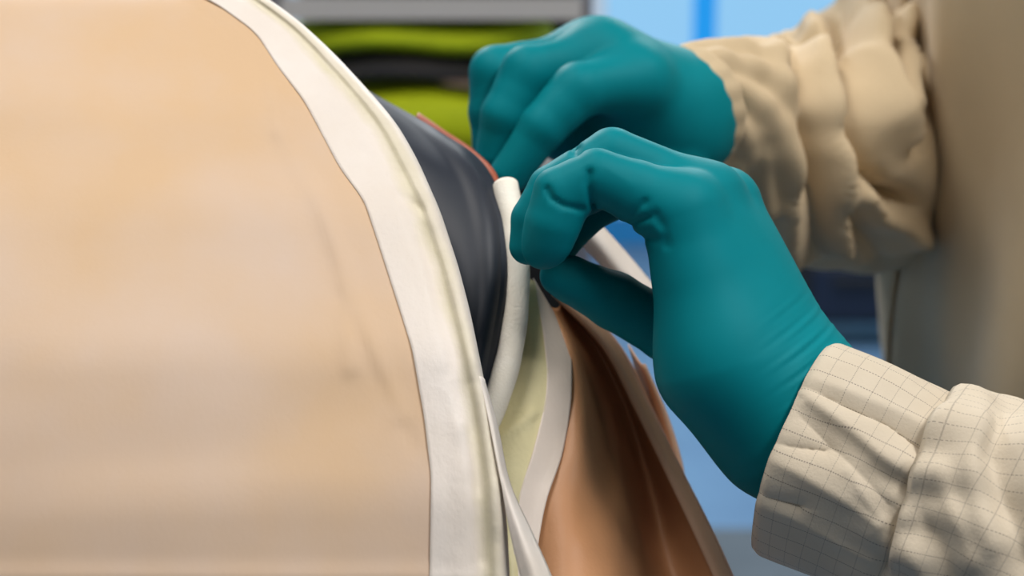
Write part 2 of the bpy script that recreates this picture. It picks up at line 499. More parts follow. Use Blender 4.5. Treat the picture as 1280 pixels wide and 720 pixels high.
bundle('fabric_bundle', sx(520), zs + 0.134, SY + 0.14, 0.185, 0.135, 0.022, M['lime'], 'lime-yellow fabric bundle lying topmost, just under the grey shelf board', 'fabric', 3, tip=-0.15)

tag(box('floor_mat', (-0.4, 2.3, 0.0), (1.6, 3.55, 0.008), M['mat'], None, 0.003), 'flat dark grey mat on the blue floor below the near glove', 'mat')
# dark cabinet standing far back on the floor
cy = 5.2
cx0, cx1 = 990, 1210
bx0, bx1 = (cx0 - 640) / FPX * cy, (cx1 - 640) / FPX * cy
cab = tag(empty('tool_cabinet', ((bx0 + bx1) / 2, cy + 0.2, 0)), 'dark navy cabinet on the floor between the sleeve and the torso', 'cabinet')
box('body', (bx0, cy, 0.08), (bx1, cy + 0.4, 0.62), M['black'], cab, 0.01)
box('worktop', (bx0 - 0.01, cy - 0.02, 0.62), (bx1 + 0.01, cy + 0.42, 0.65), M['black'], cab, 0.005)
for k in range(3):
    z = 0.1 + k * 0.172
    d_ = box('drawer', (bx0 + 0.08, cy - 0.02, z), (bx1 - 0.02, cy, z + 0.16), M['navy'], cab, 0.004)
    box('handle', (bx0 + 0.14, cy - 0.04, z + 0.11), (bx1 - 0.08, cy - 0.02, z + 0.13), M['black'], d_, 0.003)
for x in (bx0 + 0.05, bx1 - 0.05):
    for y in (cy + 0.06, cy + 0.34):
        box('foot', (x - 0.025, y - 0.025, 0), (x + 0.025, y + 0.025, 0.08), M['black'], cab, 0.01)

# ---------------------------------------------------------------- the car: bulging masked panel and dark inner edge
E_MAIN = [(-40, -170), (100, -118), (220, -66), (318, -14), (337, 0), (368, 21), (417, 66), (469, 122), (497, 156), (522, 200), (550, 263), (573, 333), (587, 387),
          (598, 440), (608, 490), (618, 540), (628, 600), (634, 660), (637, 720), (638, 800), (636, 900)]
T_IN = [(-150, -170), (15, -118), (130, -66), (232, -14), (265, 0), (320, 40), (345, 80), (380, 125), (425, 210), (455, 250), (475, 310), (491, 360), (515, 435), (530, 520),
        (539, 595), (538, 660), (537, 720), (535, 800), (530, 900)]
def by_y(line, ys):
    a = np.array(line, float)
    return np.interp(ys, a[:, 1], a[:, 0])
def pd(px, py):                        # distance of the bulging panel under a pixel
    base = np.interp(py, [-400, -14, 120, 260, 440, 620, 800, 1200], [1.05, 0.735, 0.685, 0.645, 0.611, 0.592, 0.584, 0.59])
    return base - 0.030 * np.clip((560 - px) / 560, 0, 2) + 0.02 * np.clip((300 - px) / 560, 0, 2) ** 2
ys = np.concatenate([np.linspace(-170, -20, 22), np.linspace(-14, 720, 150), np.linspace(735, 900, 12)])
def smooth1(a, n):
    k = np.ones(n) / n
    return np.convolve(np.pad(a, (n // 2, n // 2), mode='edge'), k, 'valid')
Ex = smooth1(by_y(E_MAIN, ys), 7); Tx = smooth1(by_y(T_IN, ys), 5)
ysm = ys
def panel_grid(prof, dz=0.0):
    """prof: (fraction from tape inner edge 0 to panel edge 1, distance offset)"""
    G = np.empty((len(ys), len(prof), 3))
    for j, (t, off) in enumerate(prof):
        px = Tx + (Ex - Tx) * t
        dd = smooth1(pd(Tx + (Ex - Tx) * min(t, 1), ys), 9) + off + dz
        G[:, j] = np.stack([(px - 640) / FPX * dd, dd, (360 - ysm) / FPX * dd], -1)
    return G
def dense(prof, n):
    a = np.array(prof, float); s = np.linspace(0, 1, n)
    tt = np.concatenate([[0], np.cumsum(np.hypot(np.diff(a[:, 0]) * 0.027, np.diff(a[:, 1])))]); tt /= tt[-1]
    return [tuple(r) for r in catmull_t(tt, a, s)]
PROF = [(0, 0), (0.30, -0.0006), (0.52, -0.0002), (0.66, 0.0016), (0.75, 0.0010), (0.84, -0.0012), (0.92, -0.0008), (0.97, 0.0012), (1.0, 0.0045),
        (0.995, 0.009), (0.97, 0.016), (0.93, 0.030)]
car = empty('car_body', tuple(np.append(W(560, 500, 0.70)[:2], 0.0)))
tag(car, 'car body with a bulging paper-masked panel and a dark slate inner edge', 'car')
# outer skin under the paper
pleft = [(-7.5, 0), (-6, 0), (-4.5, 0), (-3, 0), (-1.5, 0), (0, 0)]
def left_grid(dz, right_t, wrinkle=0.0, n=60):
    ysl = np.concatenate([np.linspace(-170, -22, 18), np.linspace(-14, 720, 110), np.linspace(740, 1000, 10)])
    tx = smooth1(by_y(T_IN, ysl), 5); ex = smooth1(by_y(E_MAIN, ysl), 7)
    rt = tx + (ex - tx) * right_t
    G = np.empty((len(ysl), n, 3))
    for j, s in enumerate(np.linspace(0, 1, n)):
        px = -560 + (rt + 560) * s
        dd = smooth1(pd(px, ysl), 9) + dz
        G[:, j] = np.stack([(px - 640) / FPX * dd, dd, (360 - ysl) / FPX * dd], -1)
    if wrinkle:
        p = proj(G)
        w = 0
        for line, a, wd in PW:
            d, s_ = poly_d2(p, line)
            w = w + a * np.exp(-(d / wd) ** 2)
        w = w + 0.0012 * vnoise(G * np.array([1, 1, 0.6]), 14, 3) + 0.0005 * vnoise(G, 40, 4)
        fade = np.clip((rt[:, None] - p[..., 0]) / 40, 0, 1)
        G[..., 1] -= w * wrinkle * fade
    return G
PW = [([(335, 60), (345, 120), (350, 165)], 0.0010, 9), ([(350, 165), (400, 260), (440, 360), (500, 520)], 0.0009, 12),
      ([(425, 370), (470, 470), (520, 560)], -0.0005, 8), ([(0, 120), (150, 150), (330, 130)], 0.0012, 40),
      ([(400, 240), (430, 330), (438, 460)], 0.0009, 10), ([(20, 600), (300, 560), (520, 470)], -0.0010, 50),
      ([(100, 330), (260, 300), (420, 330)], -0.0007, 60)]
skin = panel_grid(dense(PROF, 30), 0.0030)
sheet('wing_skin', left_grid(0.0030, 0.15, 0), M['steel'], 0.0015, car, flip=True)
sheet('wing_edge', skin, M['steel'], 0.0012, car, flip=True)
tag(sheet('masking_paper', left_grid(0.0004, 0.10, 1.0, 150), M['paper'], 0.0003, None, flip=True),
    'large tan masking paper sheet covering the bulging panel at left', 'masking paper')
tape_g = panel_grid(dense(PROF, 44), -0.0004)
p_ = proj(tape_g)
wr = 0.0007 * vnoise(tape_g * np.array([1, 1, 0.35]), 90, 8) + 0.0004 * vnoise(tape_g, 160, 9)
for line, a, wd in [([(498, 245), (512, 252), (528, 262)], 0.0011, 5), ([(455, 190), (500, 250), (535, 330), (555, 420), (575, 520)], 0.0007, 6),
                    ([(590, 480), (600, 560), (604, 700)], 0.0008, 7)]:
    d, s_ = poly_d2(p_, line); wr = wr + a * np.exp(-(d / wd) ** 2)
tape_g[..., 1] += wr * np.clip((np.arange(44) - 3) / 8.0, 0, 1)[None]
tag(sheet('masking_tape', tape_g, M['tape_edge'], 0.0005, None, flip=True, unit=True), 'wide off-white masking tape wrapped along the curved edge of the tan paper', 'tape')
# loose end of tape that peels off the edge near the bottom
fl = loft([[(600, 470, .607), (612, 530, .600), (624, 590, .593), (634, 650, .588), (650, 720, .583), (672, 800, .580)],
           [(604, 472, .609), (617, 530, .601), (631, 600, .593), (650, 660, .585), (670, 720, .580), (692, 800, .577)],
           [(606, 474, .613), (622, 530, .608), (639, 606, .600), (667, 668, .593), (690, 720, .587), (716, 800, .584)]], 60, 12)
tag(sheet('masking_tape', fl, M['tape'], 0.0006, None, flip=True), 'narrow white tape end peeling away below the curved panel edge', 'tape')

# dark inner body
DK = [[(370, 108, .76), (410, 150, .74), (440, 200, .72), (470, 300, .70), (500, 400, .69), (520, 520, .68), (530, 640, .68), (540, 800, .68)],
      [(400, 110, .765), (470, 160, .735), (520, 215, .712), (545, 300, .695), (560, 390, .683), (560, 480, .675), (560, 600, .672), (565, 800, .67)],
      [(430, 112, .77), (515, 165, .738), (568, 225, .712), (590, 300, .693), (596, 380, .681), (585, 460, .674), (575, 560, .668), (580, 800, .665)],
      [(446, 114, .78), (540, 168, .748), (592, 210, .722), (617, 270, .703), (622, 350, .689), (611, 420, .681), (598, 490, .676), (595, 800, .672)],
      [(452, 115, .79), (548, 170, .756), (600, 208, .731), (626, 265, .711), (631, 345, .696), (620, 425, .688), (603, 500, .682), (600, 800, .678)],
      [(452, 117, .82), (546, 172, .785), (598, 212, .760), (624, 270, .740), (629, 345, .725), (618, 425, .715), (602, 500, .705), (600, 800, .70)]]
sheet('inner_edge', loft(DK, 80, 40, [0, .3, .6, .86, .94, 1.0]), M['dark_paint'], 0.002, car, flip=False)
tr = np.array([K(*p) for p in [(628, 300, .700), (632, 345, .694), (628, 385, .690), (619, 425, .685), (608, 465, .681), (598, 500, .678), (590, 560, .676)]])
def cord(name, P, r, mat, parent=None, n=60, m=14, fn=None):
    P = catmull(P, n)
    T = np.gradient(P, axis=0); T /= np.linalg.norm(T, axis=1, keepdims=True)
    N = np.cross(T, [0, 1.0, 0]); N /= np.linalg.norm(N, axis=1, keepdims=True); B = np.cross(T, N)
    th = np.linspace(0, 2 * math.pi, m, endpoint=False)
    rr = np.full((n, m), r) if np.isscalar(r) else np.repeat(np.interp(np.linspace(0, 1, n), np.linspace(0, 1, len(r)), r)[:, None], m, 1)
    if fn is not None: rr = rr * fn(np.linspace(0, 1, n)[:, None], th[None])
    G = P[:, None] + (N[:, None] * np.cos(th)[None, :, None] + B[:, None] * np.sin(th)[None, :, None]) * rr[..., None]
    V = np.concatenate([G.reshape(-1, 3), P[:1], P[-1:]])
    F = [f for f in grid_faces(n, m, True)]
    F += [(n * m, (j + 1) % m, j) for j in range(m)] + [(n * m + 1, (n - 1) * m + j, (n - 1) * m + (j + 1) % m) for j in range(m)]
    uvs = None
    return link_mesh(name, to_world(V), F, mat, parent)
cord('edge_seam', tr, 0.0011, M['trim'], car, 40, 8)
# sill below that carries both down to the floor
pil = W(520, 640, 0.80)
sill_z = float(W(560, 800, 0.60)[2])
V, F = box_vf((pil[0] - 0.34, pil[1] - 0.10, 0.0), (pil[0] + 0.05, pil[1] + 0.12, sill_z + 0.03))
o = link_mesh('sill', V, F, M['dark_paint'], car, smooth=False)
bm_ = o.modifiers.new('bevel', 'BEVEL'); bm_.width = 0.015; bm_.segments = 3

# orange-brown paper peeping past the far rim of the dark edge
orr = loft([[(520, 150, .785), (548, 168, .770), (592, 200, .745), (616, 226, .727), (627, 255, .718)],
            [(522, 142, .79), (550, 161, .773), (596, 193, .748), (620, 220, .730), (629, 252, .719)],
            [(522, 144, .82), (550, 163, .80), (594, 195, .777), (618, 222, .76), (628, 254, .745)]], 30, 8)
tag(sheet('masking_paper', orr, M['paper_orange'], 0.0006), 'thin orange-brown paper edge along the far rim of the dark body', 'masking paper')

# foam cord
FO = [(632, 232, .713), (633, 240, .711), (636, 256, .708), (643, 300, .700), (646, 350, .694), (644, 400, .688), (636, 448, .683), (621, 496, .677), (604, 536, .672), (590, 580, .668)]
tag(cord('foam_strip', np.array([K(*p) for p in FO]), 0.0053, M['foam'], None, 90, 20,
         lambda t, th: 1 + 0.05 * np.sin(9 * t + th) + 0.02 * np.sin(40 * t + 2 * th)),
    'soft white round foam strip pressed along the dark edge by the gloves', 'foam strip')

# tapes and paper on the far side of the gap
tg = loft([[(640, 330, .712), (635, 400, .703), (622, 480, .690), (606, 560, .676), (600, 640, .660), (605, 760, .640)],
           [(655, 345, .708), (660, 410, .699), (655, 490, .686), (640, 560, .672), (630, 640, .656), (640, 760, .636)],
           [(668, 352, .708), (682, 425, .698), (685, 480, .688), (669, 560, .673), (650, 622, .660), (648, 760, .637)]], 60, 24)
p_ = proj(tg)
w = 0.0007 * vnoise(tg * np.array([1, 1, .4]), 120, 5)
d, s_ = poly_d2(p_, [(628, 545), (650, 530), (668, 515)]); w = w - 0.0016 * np.exp(-(d / 7) ** 2)
tg[..., 1] += w
tag(sheet('masking_tape', tg, M['tape_green'], 0.0005), 'greenish cream tape strip beside the white foam strip', 'tape')
tw = loft([[(666, 348, .709), (679, 420, .6985), (683, 480, .6882), (667, 560, .6732), (648, 622, .6602), (640, 760, .637)],
           [(680, 372, .710), (697, 430, .700), (699, 485, .690), (685, 565, .675), (665, 640, .660), (655, 760, .639)],
           [(692, 392, .712), (712, 438, .702), (714, 482, .693), (702, 569, .677), (684, 622, .665), (662, 760, .640)]], 60, 16)
tw[..., 1] += 0.0005 * vnoise(tw, 120, 6) - 0.0008
tag(sheet('masking_tape', tw, M['tape_grey'], 0.0005), 'greyish white tape strip holding the brown paper beside the greenish strip', 'tape')
bp = loft([[(680, 378, .712), (700, 430, .703), (704, 485, .693), (692, 569, .678), (672, 640, .665), (650, 740, .648), (640, 840, .64)],
           [(690, 385, .712), (716, 440, .703), (728, 500, .692), (726, 580, .675), (716, 650, .660), (706, 740, .642), (700, 840, .63)],
           [(698, 384, .722), (728, 440, .722), (752, 510, .722), (768, 590, .704), (772, 650, .682), (772, 740, .655), (770, 840, .64)],
           [(700, 376, .730), (748, 440, .740), (785, 520, .746), (808, 600, .740), (820, 660, .728), (832, 740, .705), (840, 840, .69)],
           [(694, 362, .718), (762, 434, .716), (803, 512, .714), (848, 604, .706), (876, 664, .700), (912, 740, .692), (950, 840, .68)],
           [(698, 356, .722), (772, 432, .722), (812, 508, .722), (858, 600, .716), (888, 660, .710), (924, 740, .702), (962, 840, .69)],
           [(704, 356, .745), (776, 434, .748), (816, 512, .75), (858, 606, .75), (886, 664, .75), (920, 740, .74), (958, 840, .73)]], 90, 70,
          [0, .16, .36, .56, .82, .9, 1.0])
bp[..., 1] += 0.004 * vnoise(bp * np.array([1, 1, .5]), 34, 11) + 0.0018 * vnoise(bp * np.array([1, 1, .7]), 75, 12)
tag(sheet('masking_paper', bp, M['paper_brown'], 0.0004), 'brown masking paper hanging in folds below the thumb of the near glove', 'masking paper')
rg = loft([[(786, 430, .755), (806, 500, .757), (826, 570, .758), (840, 640, .758), (850, 740, .756)],
           [(800, 452, .742), (822, 505, .744), (840, 570, .746), (850, 640, .748), (862, 740, .748)],
           [(806, 456, .745), (834, 520, .748), (852, 580, .75), (860, 640, .752), (872, 740, .752)],
           [(808, 462, .77), (832, 525, .775), (850, 585, .777), (858, 645, .778), (870, 740, .778)]], 40, 20)
tag(sheet('masking_paper', rg, M['paper_pink'], 0.0005), "narrow pale tan paper fold standing behind the brown paper", 'masking paper')
rk = loft([[(690, 368, .716), (752, 432, .712), (794, 512, .709), (838, 604, .701), (866, 664, .694), (900, 740, .686), (936, 830, .676)],
           [(693, 362, .7135), (760, 430, .710), (802, 509, .708), (847, 602, .7005), (876, 662, .694), (911, 740, .686), (948, 830, .676)],
           [(697, 356, .716), (769, 429, .715), (810, 506, .714), (857, 599, .708), (887, 659, .702), (922, 740, .695), (960, 830, .684)]], 60, 8)
tag(sheet('paper_hem', rk, M['paper_pink'], 0.0005), 'pinkish folded hem running down the right edge of the brown paper', 'paper edge')
wt = loft([[(662, 232, .745), (690, 268, .748), (722, 300, .752), (760, 342, .758), (800, 390, .765)],
           [(676, 220, .742), (706, 258, .745), (738, 290, .748), (772, 330, .755), (812, 378, .762)],
           [(690, 208, .752), (722, 248, .755), (750, 280, .758), (784, 318, .765), (824, 366, .772)]], 30, 12)
tag(sheet('masking_tape', wt, M['tape'], 0.0005), 'white tape strip seen through the gap between fingers and thumb', 'tape')

# ---------------------------------------------------------------- the person
PB = np.array([0.385, 1.0, 0.0])        # where the person stands
def WP(*a): return np.array(a, float)
near_sh = WP(0.40, 0.80, 1.36); far_sh = WP(0.385, 1.20, 1.37)
near_el = to_world(K(1690, 890, 0.63)); near_wr = to_world(K(1000, 555, 0.645))
far_el = to_world(K(1195, 205, 1.13)); far_wr = to_world(K(850, 143, 0.835))
head_c = WP(0.30, 1.0, 1.585)
def body_f(p):
    t = smin(cone(p, WP(.40, 1, .92), WP(.395, 1, 1.12), .075, .085, (1, .62, 1)), cone(p, WP(.395, 1, 1.12), WP(.385, 1, 1.32), .085, .085, (1, .55, 1)), .06)
    for hip, kn, an in ((WP(.41, .91, .9), WP(.40, .89, .5), WP(.43, .88, .09)), (WP(.41, 1.09, .9), WP(.40, 1.11, .5), WP(.43, 1.12, .09))):
        t = smin(t, chain(p, [(hip, .075), (kn, .052), (an, .036)], .03), .04)
    for s, e, w in ((near_sh, near_el, near_wr), (far_sh, far_el, far_wr)):
        t = smin(t, chain(p, [(s, .045), (e, .032), (e + (w - e) * .3, .038), (w, .020)], .02), .05)
    t = smin(t, cone(p, WP(.375, 1, 1.40), WP(.335, 1, 1.52), .055, .05), .05)
    hd = smin(cone(p, head_c + WP(.02, 0, .045), head_c + WP(.0, 0, .03), .078, .074, (1, 1.12, 1)),
              cone(p, head_c + WP(-.03, 0, -.03), head_c + WP(-.045, 0, -.075), .05, .032), .06)
    hd = smin(hd, cone(p, head_c + WP(-.085, 0, .01), head_c + WP(-.105, 0, -.022), .007, .013), .02)       # nose
    for s in (-1, 1):
        hd = smin(hd, cone(p, head_c + WP(.0, s * .072, .012), head_c + WP(.008, s * .076, -.022), .012, .008), .012)   # ears
        e = np.linalg.norm(p - (head_c + WP(-.088, s * .030, .012)), axis=-1) - .014                        # eye sockets
        hd = -smin(-hd, e, .012)
        hd = np.minimum(hd, np.linalg.norm(p - (head_c + WP(-.070, s * .030, .012)), axis=-1) - .012)
    m = cone(p, head_c + WP(-.088, -.020, -.052), head_c + WP(-.088, .020, -.052), .0, .0)
    hd = hd + .005 * np.exp(-(m / .006) ** 2)
    return smin(t, hd, .03)
V, F = surface_nets(body_f, (.02, .55, .03), (.56, 1.30, 1.75), .008)
person = link_mesh('person', V, F, M['skin'], origin=np.array([.40, 1.0, 0.0]))
tag(person, 'person in beige coverall and teal gloves pressing foam along the car edge', 'person')
def hair_f(p):
    c = cone(p, head_c + WP(.028, 0, .05), head_c + WP(.03, 0, .01), .084, .074, (1, 1.1, 1))
    cut = p[..., 0] - (head_c[0] - .035) 
    return np.maximum(c + .004 * np.sin(p[..., 1] * 300) * 0.3, -(cut + (p[..., 2] - head_c[2] - .06) * 0.9))
implicit('hair', hair_f, (.22, .88, 1.5), (.46, 1.12, 1.75), .005, M['hair'], person, True)
for y in (.88, 1.12):
    def shoe_f(p, y=y):
        return np.maximum(smin(cone(p, WP(.45, y, .05), WP(.30, y, .035), .045, .04), cone(p, WP(.43, y, .05), WP(.43, y, .13), .042, .045), .03), .004 - p[..., 2])
    implicit('shoe', shoe_f, (.22, y - .08, -.01), (.52, y + .08, .2), .006, M['shoe'], person, True)

def coverall_f(p):
    z = p[..., 2]
    t = smin(cone(p, WP(.40, 1, .90), WP(.382, 1, 1.06), .125, .135, (1, .66, 1)), cone(p, WP(.378, 1, 1.06), WP(.345, .99, 1.32), .138, .130, (1, .60, 1)), .05)
    for hip, kn, an in ((WP(.41, .91, .88), WP(.40, .89, .5), WP(.43, .88, .10)), (WP(.41, 1.09, .88), WP(.40, 1.11, .5), WP(.43, 1.12, .10))):
        t = smin(t, chain(p, [(hip, .10), (kn, .085), (an, .07)], .03), .05)
    t = smin(t, cone(p, WP(.375, 1, 1.40), WP(.352, 1, 1.46), .075, .066), .05)                              # collar
    t = smin(t, cone(p, far_sh, far_sh + (far_el - far_sh) * .3, .075, .07), .05)
    t = smin(t, cone(p, near_sh, near_sh + (near_el - near_sh) * .3, .075, .065), .05)
    a = np.arctan2(p[..., 1] - 1.0, -(p[..., 0] - .39))
    f = .006 * np.sin(9 * a + 3 * np.sin(z * 6)) + .004 * np.sin(17 * a + 5 * z + 1.0)
    q = p * np.array([1, 1, .35])
    return t + f * .8 + .006 * vnoise(q, 16, 21)
cov = implicit('coverall', coverall_f, (.13, .66, .02), (.60, 1.34, 1.58), .008, M['coverall'], person, True)
# front placket of the coverall
zz = np.linspace(.80, 1.42, 50)
def front_x(z, y):
    P = np.stack([np.linspace(.16, .40, 240), np.full(240, y), np.full(240, z)], -1)
    s = coverall_f(P); k = np.argmax(s < 0)
    return P[k, 0]
pl = np.array([[[front_x(z, y) - .003, y, z] for y in (.985, 1.0, 1.015)] for z in zz])
pk = link_mesh('placket', pl.reshape(-1, 3), [f[::-1] for f in grid_faces(50, 3)], M['coverall'], person); solid(pk, .002, 0)

def folds(G, dirs, lines, power=1.4):
    p = proj(G); facing = np.clip(-dirs[..., 1] * 3 + .3, 0, 1)
    d = 0
    for line, a, w, asym in lines:
        dd, sg = poly_d2(p, line)
        ww = np.where(sg > 0, w, w * asym)
        d = d + a * np.exp(-(dd / ww) ** power)
    return d * facing
# ---- far sleeve: baggy, gathered into the wrist
def far_disp(G, q, th, dirs):
    s = q[:, None] / q[-1]; t = th[None]
    arm = np.clip((s - .10) / .15, 0, 1)
    x = q[:, None]
    d = folds(G, dirs, FSF) * np.clip((s - .04) / .06, 0, 1)
    d = d + arm * (.004 * np.sin(x * 2 * math.pi / .05 + 1.6 * np.cos(t - .3) + np.sin(2 * t + 14 * x)) + .005 * vnoise(G * np.array([1, 1, .5]), 22, 31))
    cuff = 1 - arm
    d = d + cuff * (.0018 * np.sin(9 * t + 2 * np.sin(90 * x)) + .0022 * vnoise(G, 90, 33))
    return d
fs = from_world(far_sh); fsp = (640 + fs[0] / fs[1] * FPX, 360 - fs[2] / fs[1] * FPX, fs[1])
far_pts = [(850, 140, .828, .0228), (866, 133, .838, .0276), (888, 134, .850, .032), (915, 144, .868, .038), (945, 162, .890, .048), (985, 186, .915, .059),
           (1030, 184, .955, .066), (1090, 168, 1.02, .074), (1160, 120, 1.11, .080), (1225, 0, 1.18, .084), (1275, -160, 1.20, .084),
           (fsp[0], fsp[1], fsp[2], .075)]
FSF = [([(958, 18), (972, 94), (982, 160), (986, 250), (990, 330)], .012, 12, 1.0), ([(990, 30), (1006, 110), (1016, 170), (1022, 250), (1022, 330)], -.017, 11, 1.0),
       ([(1012, 20), (1030, 137), (1048, 225), (1052, 300)], .013, 12, 1.0), ([(1046, 10), (1054, 100), (1062, 160), (1086, 215), (1110, 245), (1140, 255)], -.022, 12, 1.0),
       ([(1078, 0), (1092, 80), (1108, 150), (1130, 172)], .016, 15, 1.0), ([(1112, 10), (1112, 60), (1114, 110)], -.010, 9, 1.0),
       ([(1128, 0), (1126, 70), (1124, 140)], .013, 11, 1.0), ([(1150, -10), (1147, 180)], -.016, 10, 1.0), ([(1078, 240), (1105, 272), (1140, 285)], .012, 13, 1.0),
       ([(1060, 262), (1080, 300), (1100, 325)], -.012, 12, 1.0),
       ([(905, 70), (925, 110), (932, 170), (934, 240)], -.008, 8, 1.0), ([(928, 55), (948, 110), (954, 180), (958, 260)], .008, 9, 1.0),
       ([(882, 85), (902, 120), (908, 150)], .007, 8, 1.0), ([(862, 92), (876, 118), (884, 140)], -.006, 6, 1.0), ([(905, 165), (915, 200), (918, 230)], .007, 8, 1.0),
       ([(886, 150), (896, 175), (900, 205)], -.006, 6, 1.0), ([(868, 120), (880, 150)], .005, 6, 1.0), ([(915, 120), (922, 150)], .005, 6, 1.0)]
far_sleeve = tube('sleeve', far_pts, 240, 120, far_disp, M['coverall'], person, .0012)
# elastic band at the far wrist
tube('cuff', [(846, 143, .826, .0226), (853, 139, .830, .0262), (864, 134, .836, .0292)], 16, 90,
     lambda G, q, th, dirs: .0004 * np.sin(16 * th)[None] * np.ones((len(q), 1)), M['coverall'], far_sleeve, .002)

# ---- far glove (their right hand)
u8 = .80 / FPX
def H(px, py, dm): return K(px, py, .80 + dm)
def far_hand(p):
    idx = chain(p, [(H(800, 100, -.010), 30 * u8), (H(722, 112, -.022), 34 * u8), (H(678, 160, -.026), 29 * u8), (H(637, 217, -.022), 24 * u8)], .010)
    mid = chain(p, [(H(750, 68, .006), 30 * u8), (H(660, 92, -.006), 34 * u8), (H(632, 145, -.006), 31 * u8), (H(619, 193, -.002), 25 * u8)], .010)
    rin = chain(p, [(H(735, 66, .024), 30 * u8), (H(620, 90, .013), 32 * u8), (H(614, 140, .014), 28 * u8), (H(614, 180, .016), 23 * u8)], .010)
    lit = chain(p, [(H(735, 72, .042), 28 * u8), (H(640, 84, .036), 28 * u8), (H(622, 130, .036), 25 * u8), (H(630, 165, .034), 20 * u8)], .010)
    thb = chain(p, [(H(850, 205, .015), 28 * u8), (H(770, 222, .006), 27 * u8), (H(690, 236, -.006), 23 * u8)], .008)
    pal = smin(cone(p, H(795, 105, -.002), H(842, 150, .026), 42 * u8, 52 * u8), cone(p, H(748, 68, .012), H(836, 142, .03), 42 * u8, 50 * u8), .03)
    pal = smin(pal, cone(p, H(738, 74, .035), H(838, 145, .036), 36 * u8, 46 * u8), .03)
    pal = smin(pal, cone(p, H(840, 148, .028), K(885, 128, .845), 60 * u8, 60 * u8), .02)
    pal = smin(pal, cone(p, H(705, 168, .030), H(840, 175, .03), 36 * u8, 42 * u8), .02)
    f = smin(smin(idx, mid, .003), smin(rin, lit, .003), .003)
    f = smin(f, pal, .012)
    f = smin(f, thb, .006)
    for line, a, w in [([(704, 72), (712, 84), (722, 82)], .0016, .0022), ([(690, 165), (676, 158)], .0008, .0015)]:
        f = f + a * np.exp(-(seg_dist(p, [H(x, y, -.028) for x, y in line]) / .009) ** 2) * .6
    return f + .0006 * vnoise(p, 60, 41)
lo = np.minimum(H(560, 270, -.06), H(560, 270, .09)); hi = np.maximum(H(940, -10, .09), H(940, -10, -.06))
lo = np.array([lo[0], .735, lo[2]]); hi = np.array([hi[0] + .01, .90, hi[2] + .01])
fg = implicit('glove', far_hand, lo, hi, .0013, M['glove'], person)

# ---- near glove (their left hand, seen from the little-finger side)
u6 = .64 / FPX
def N_(px, py, dm=0.0): return K(px, py, .64 + dm)
CREASE = [  # drawn on the near skin of the glove: (pixels, depth of the fold, amplitude, width)
    ([(737, 216), (735, 228), (738, 243), (742, 254)], -.012, .0016, .0014),
    ([(684, 236), (690, 248), (704, 257), (728, 261)], -.012, .0012, .0012),
    ([(806, 252), (794, 266), (776, 288)], -.012, .0009, .0013),
    ([(812, 272), (796, 276), (780, 292)], -.012, .0009, .0012),
    ([(820, 268), (830, 285), (834, 306)], -.013, .0009, .0016),
    ([(790, 300), (806, 296), (820, 300)], -.013, .0007, .0014),
    ([(722, 184), (719, 192)], .004, .0016, .0016),
]
FOLD = [([(802, 262), (788, 276), (772, 292)], -.012, .0006, .0018), ([(800, 284), (815, 280), (828, 290)], -.013, .0006, .0022),
        ([(760, 210), (790, 232)], -.012, .0002, .0020)]
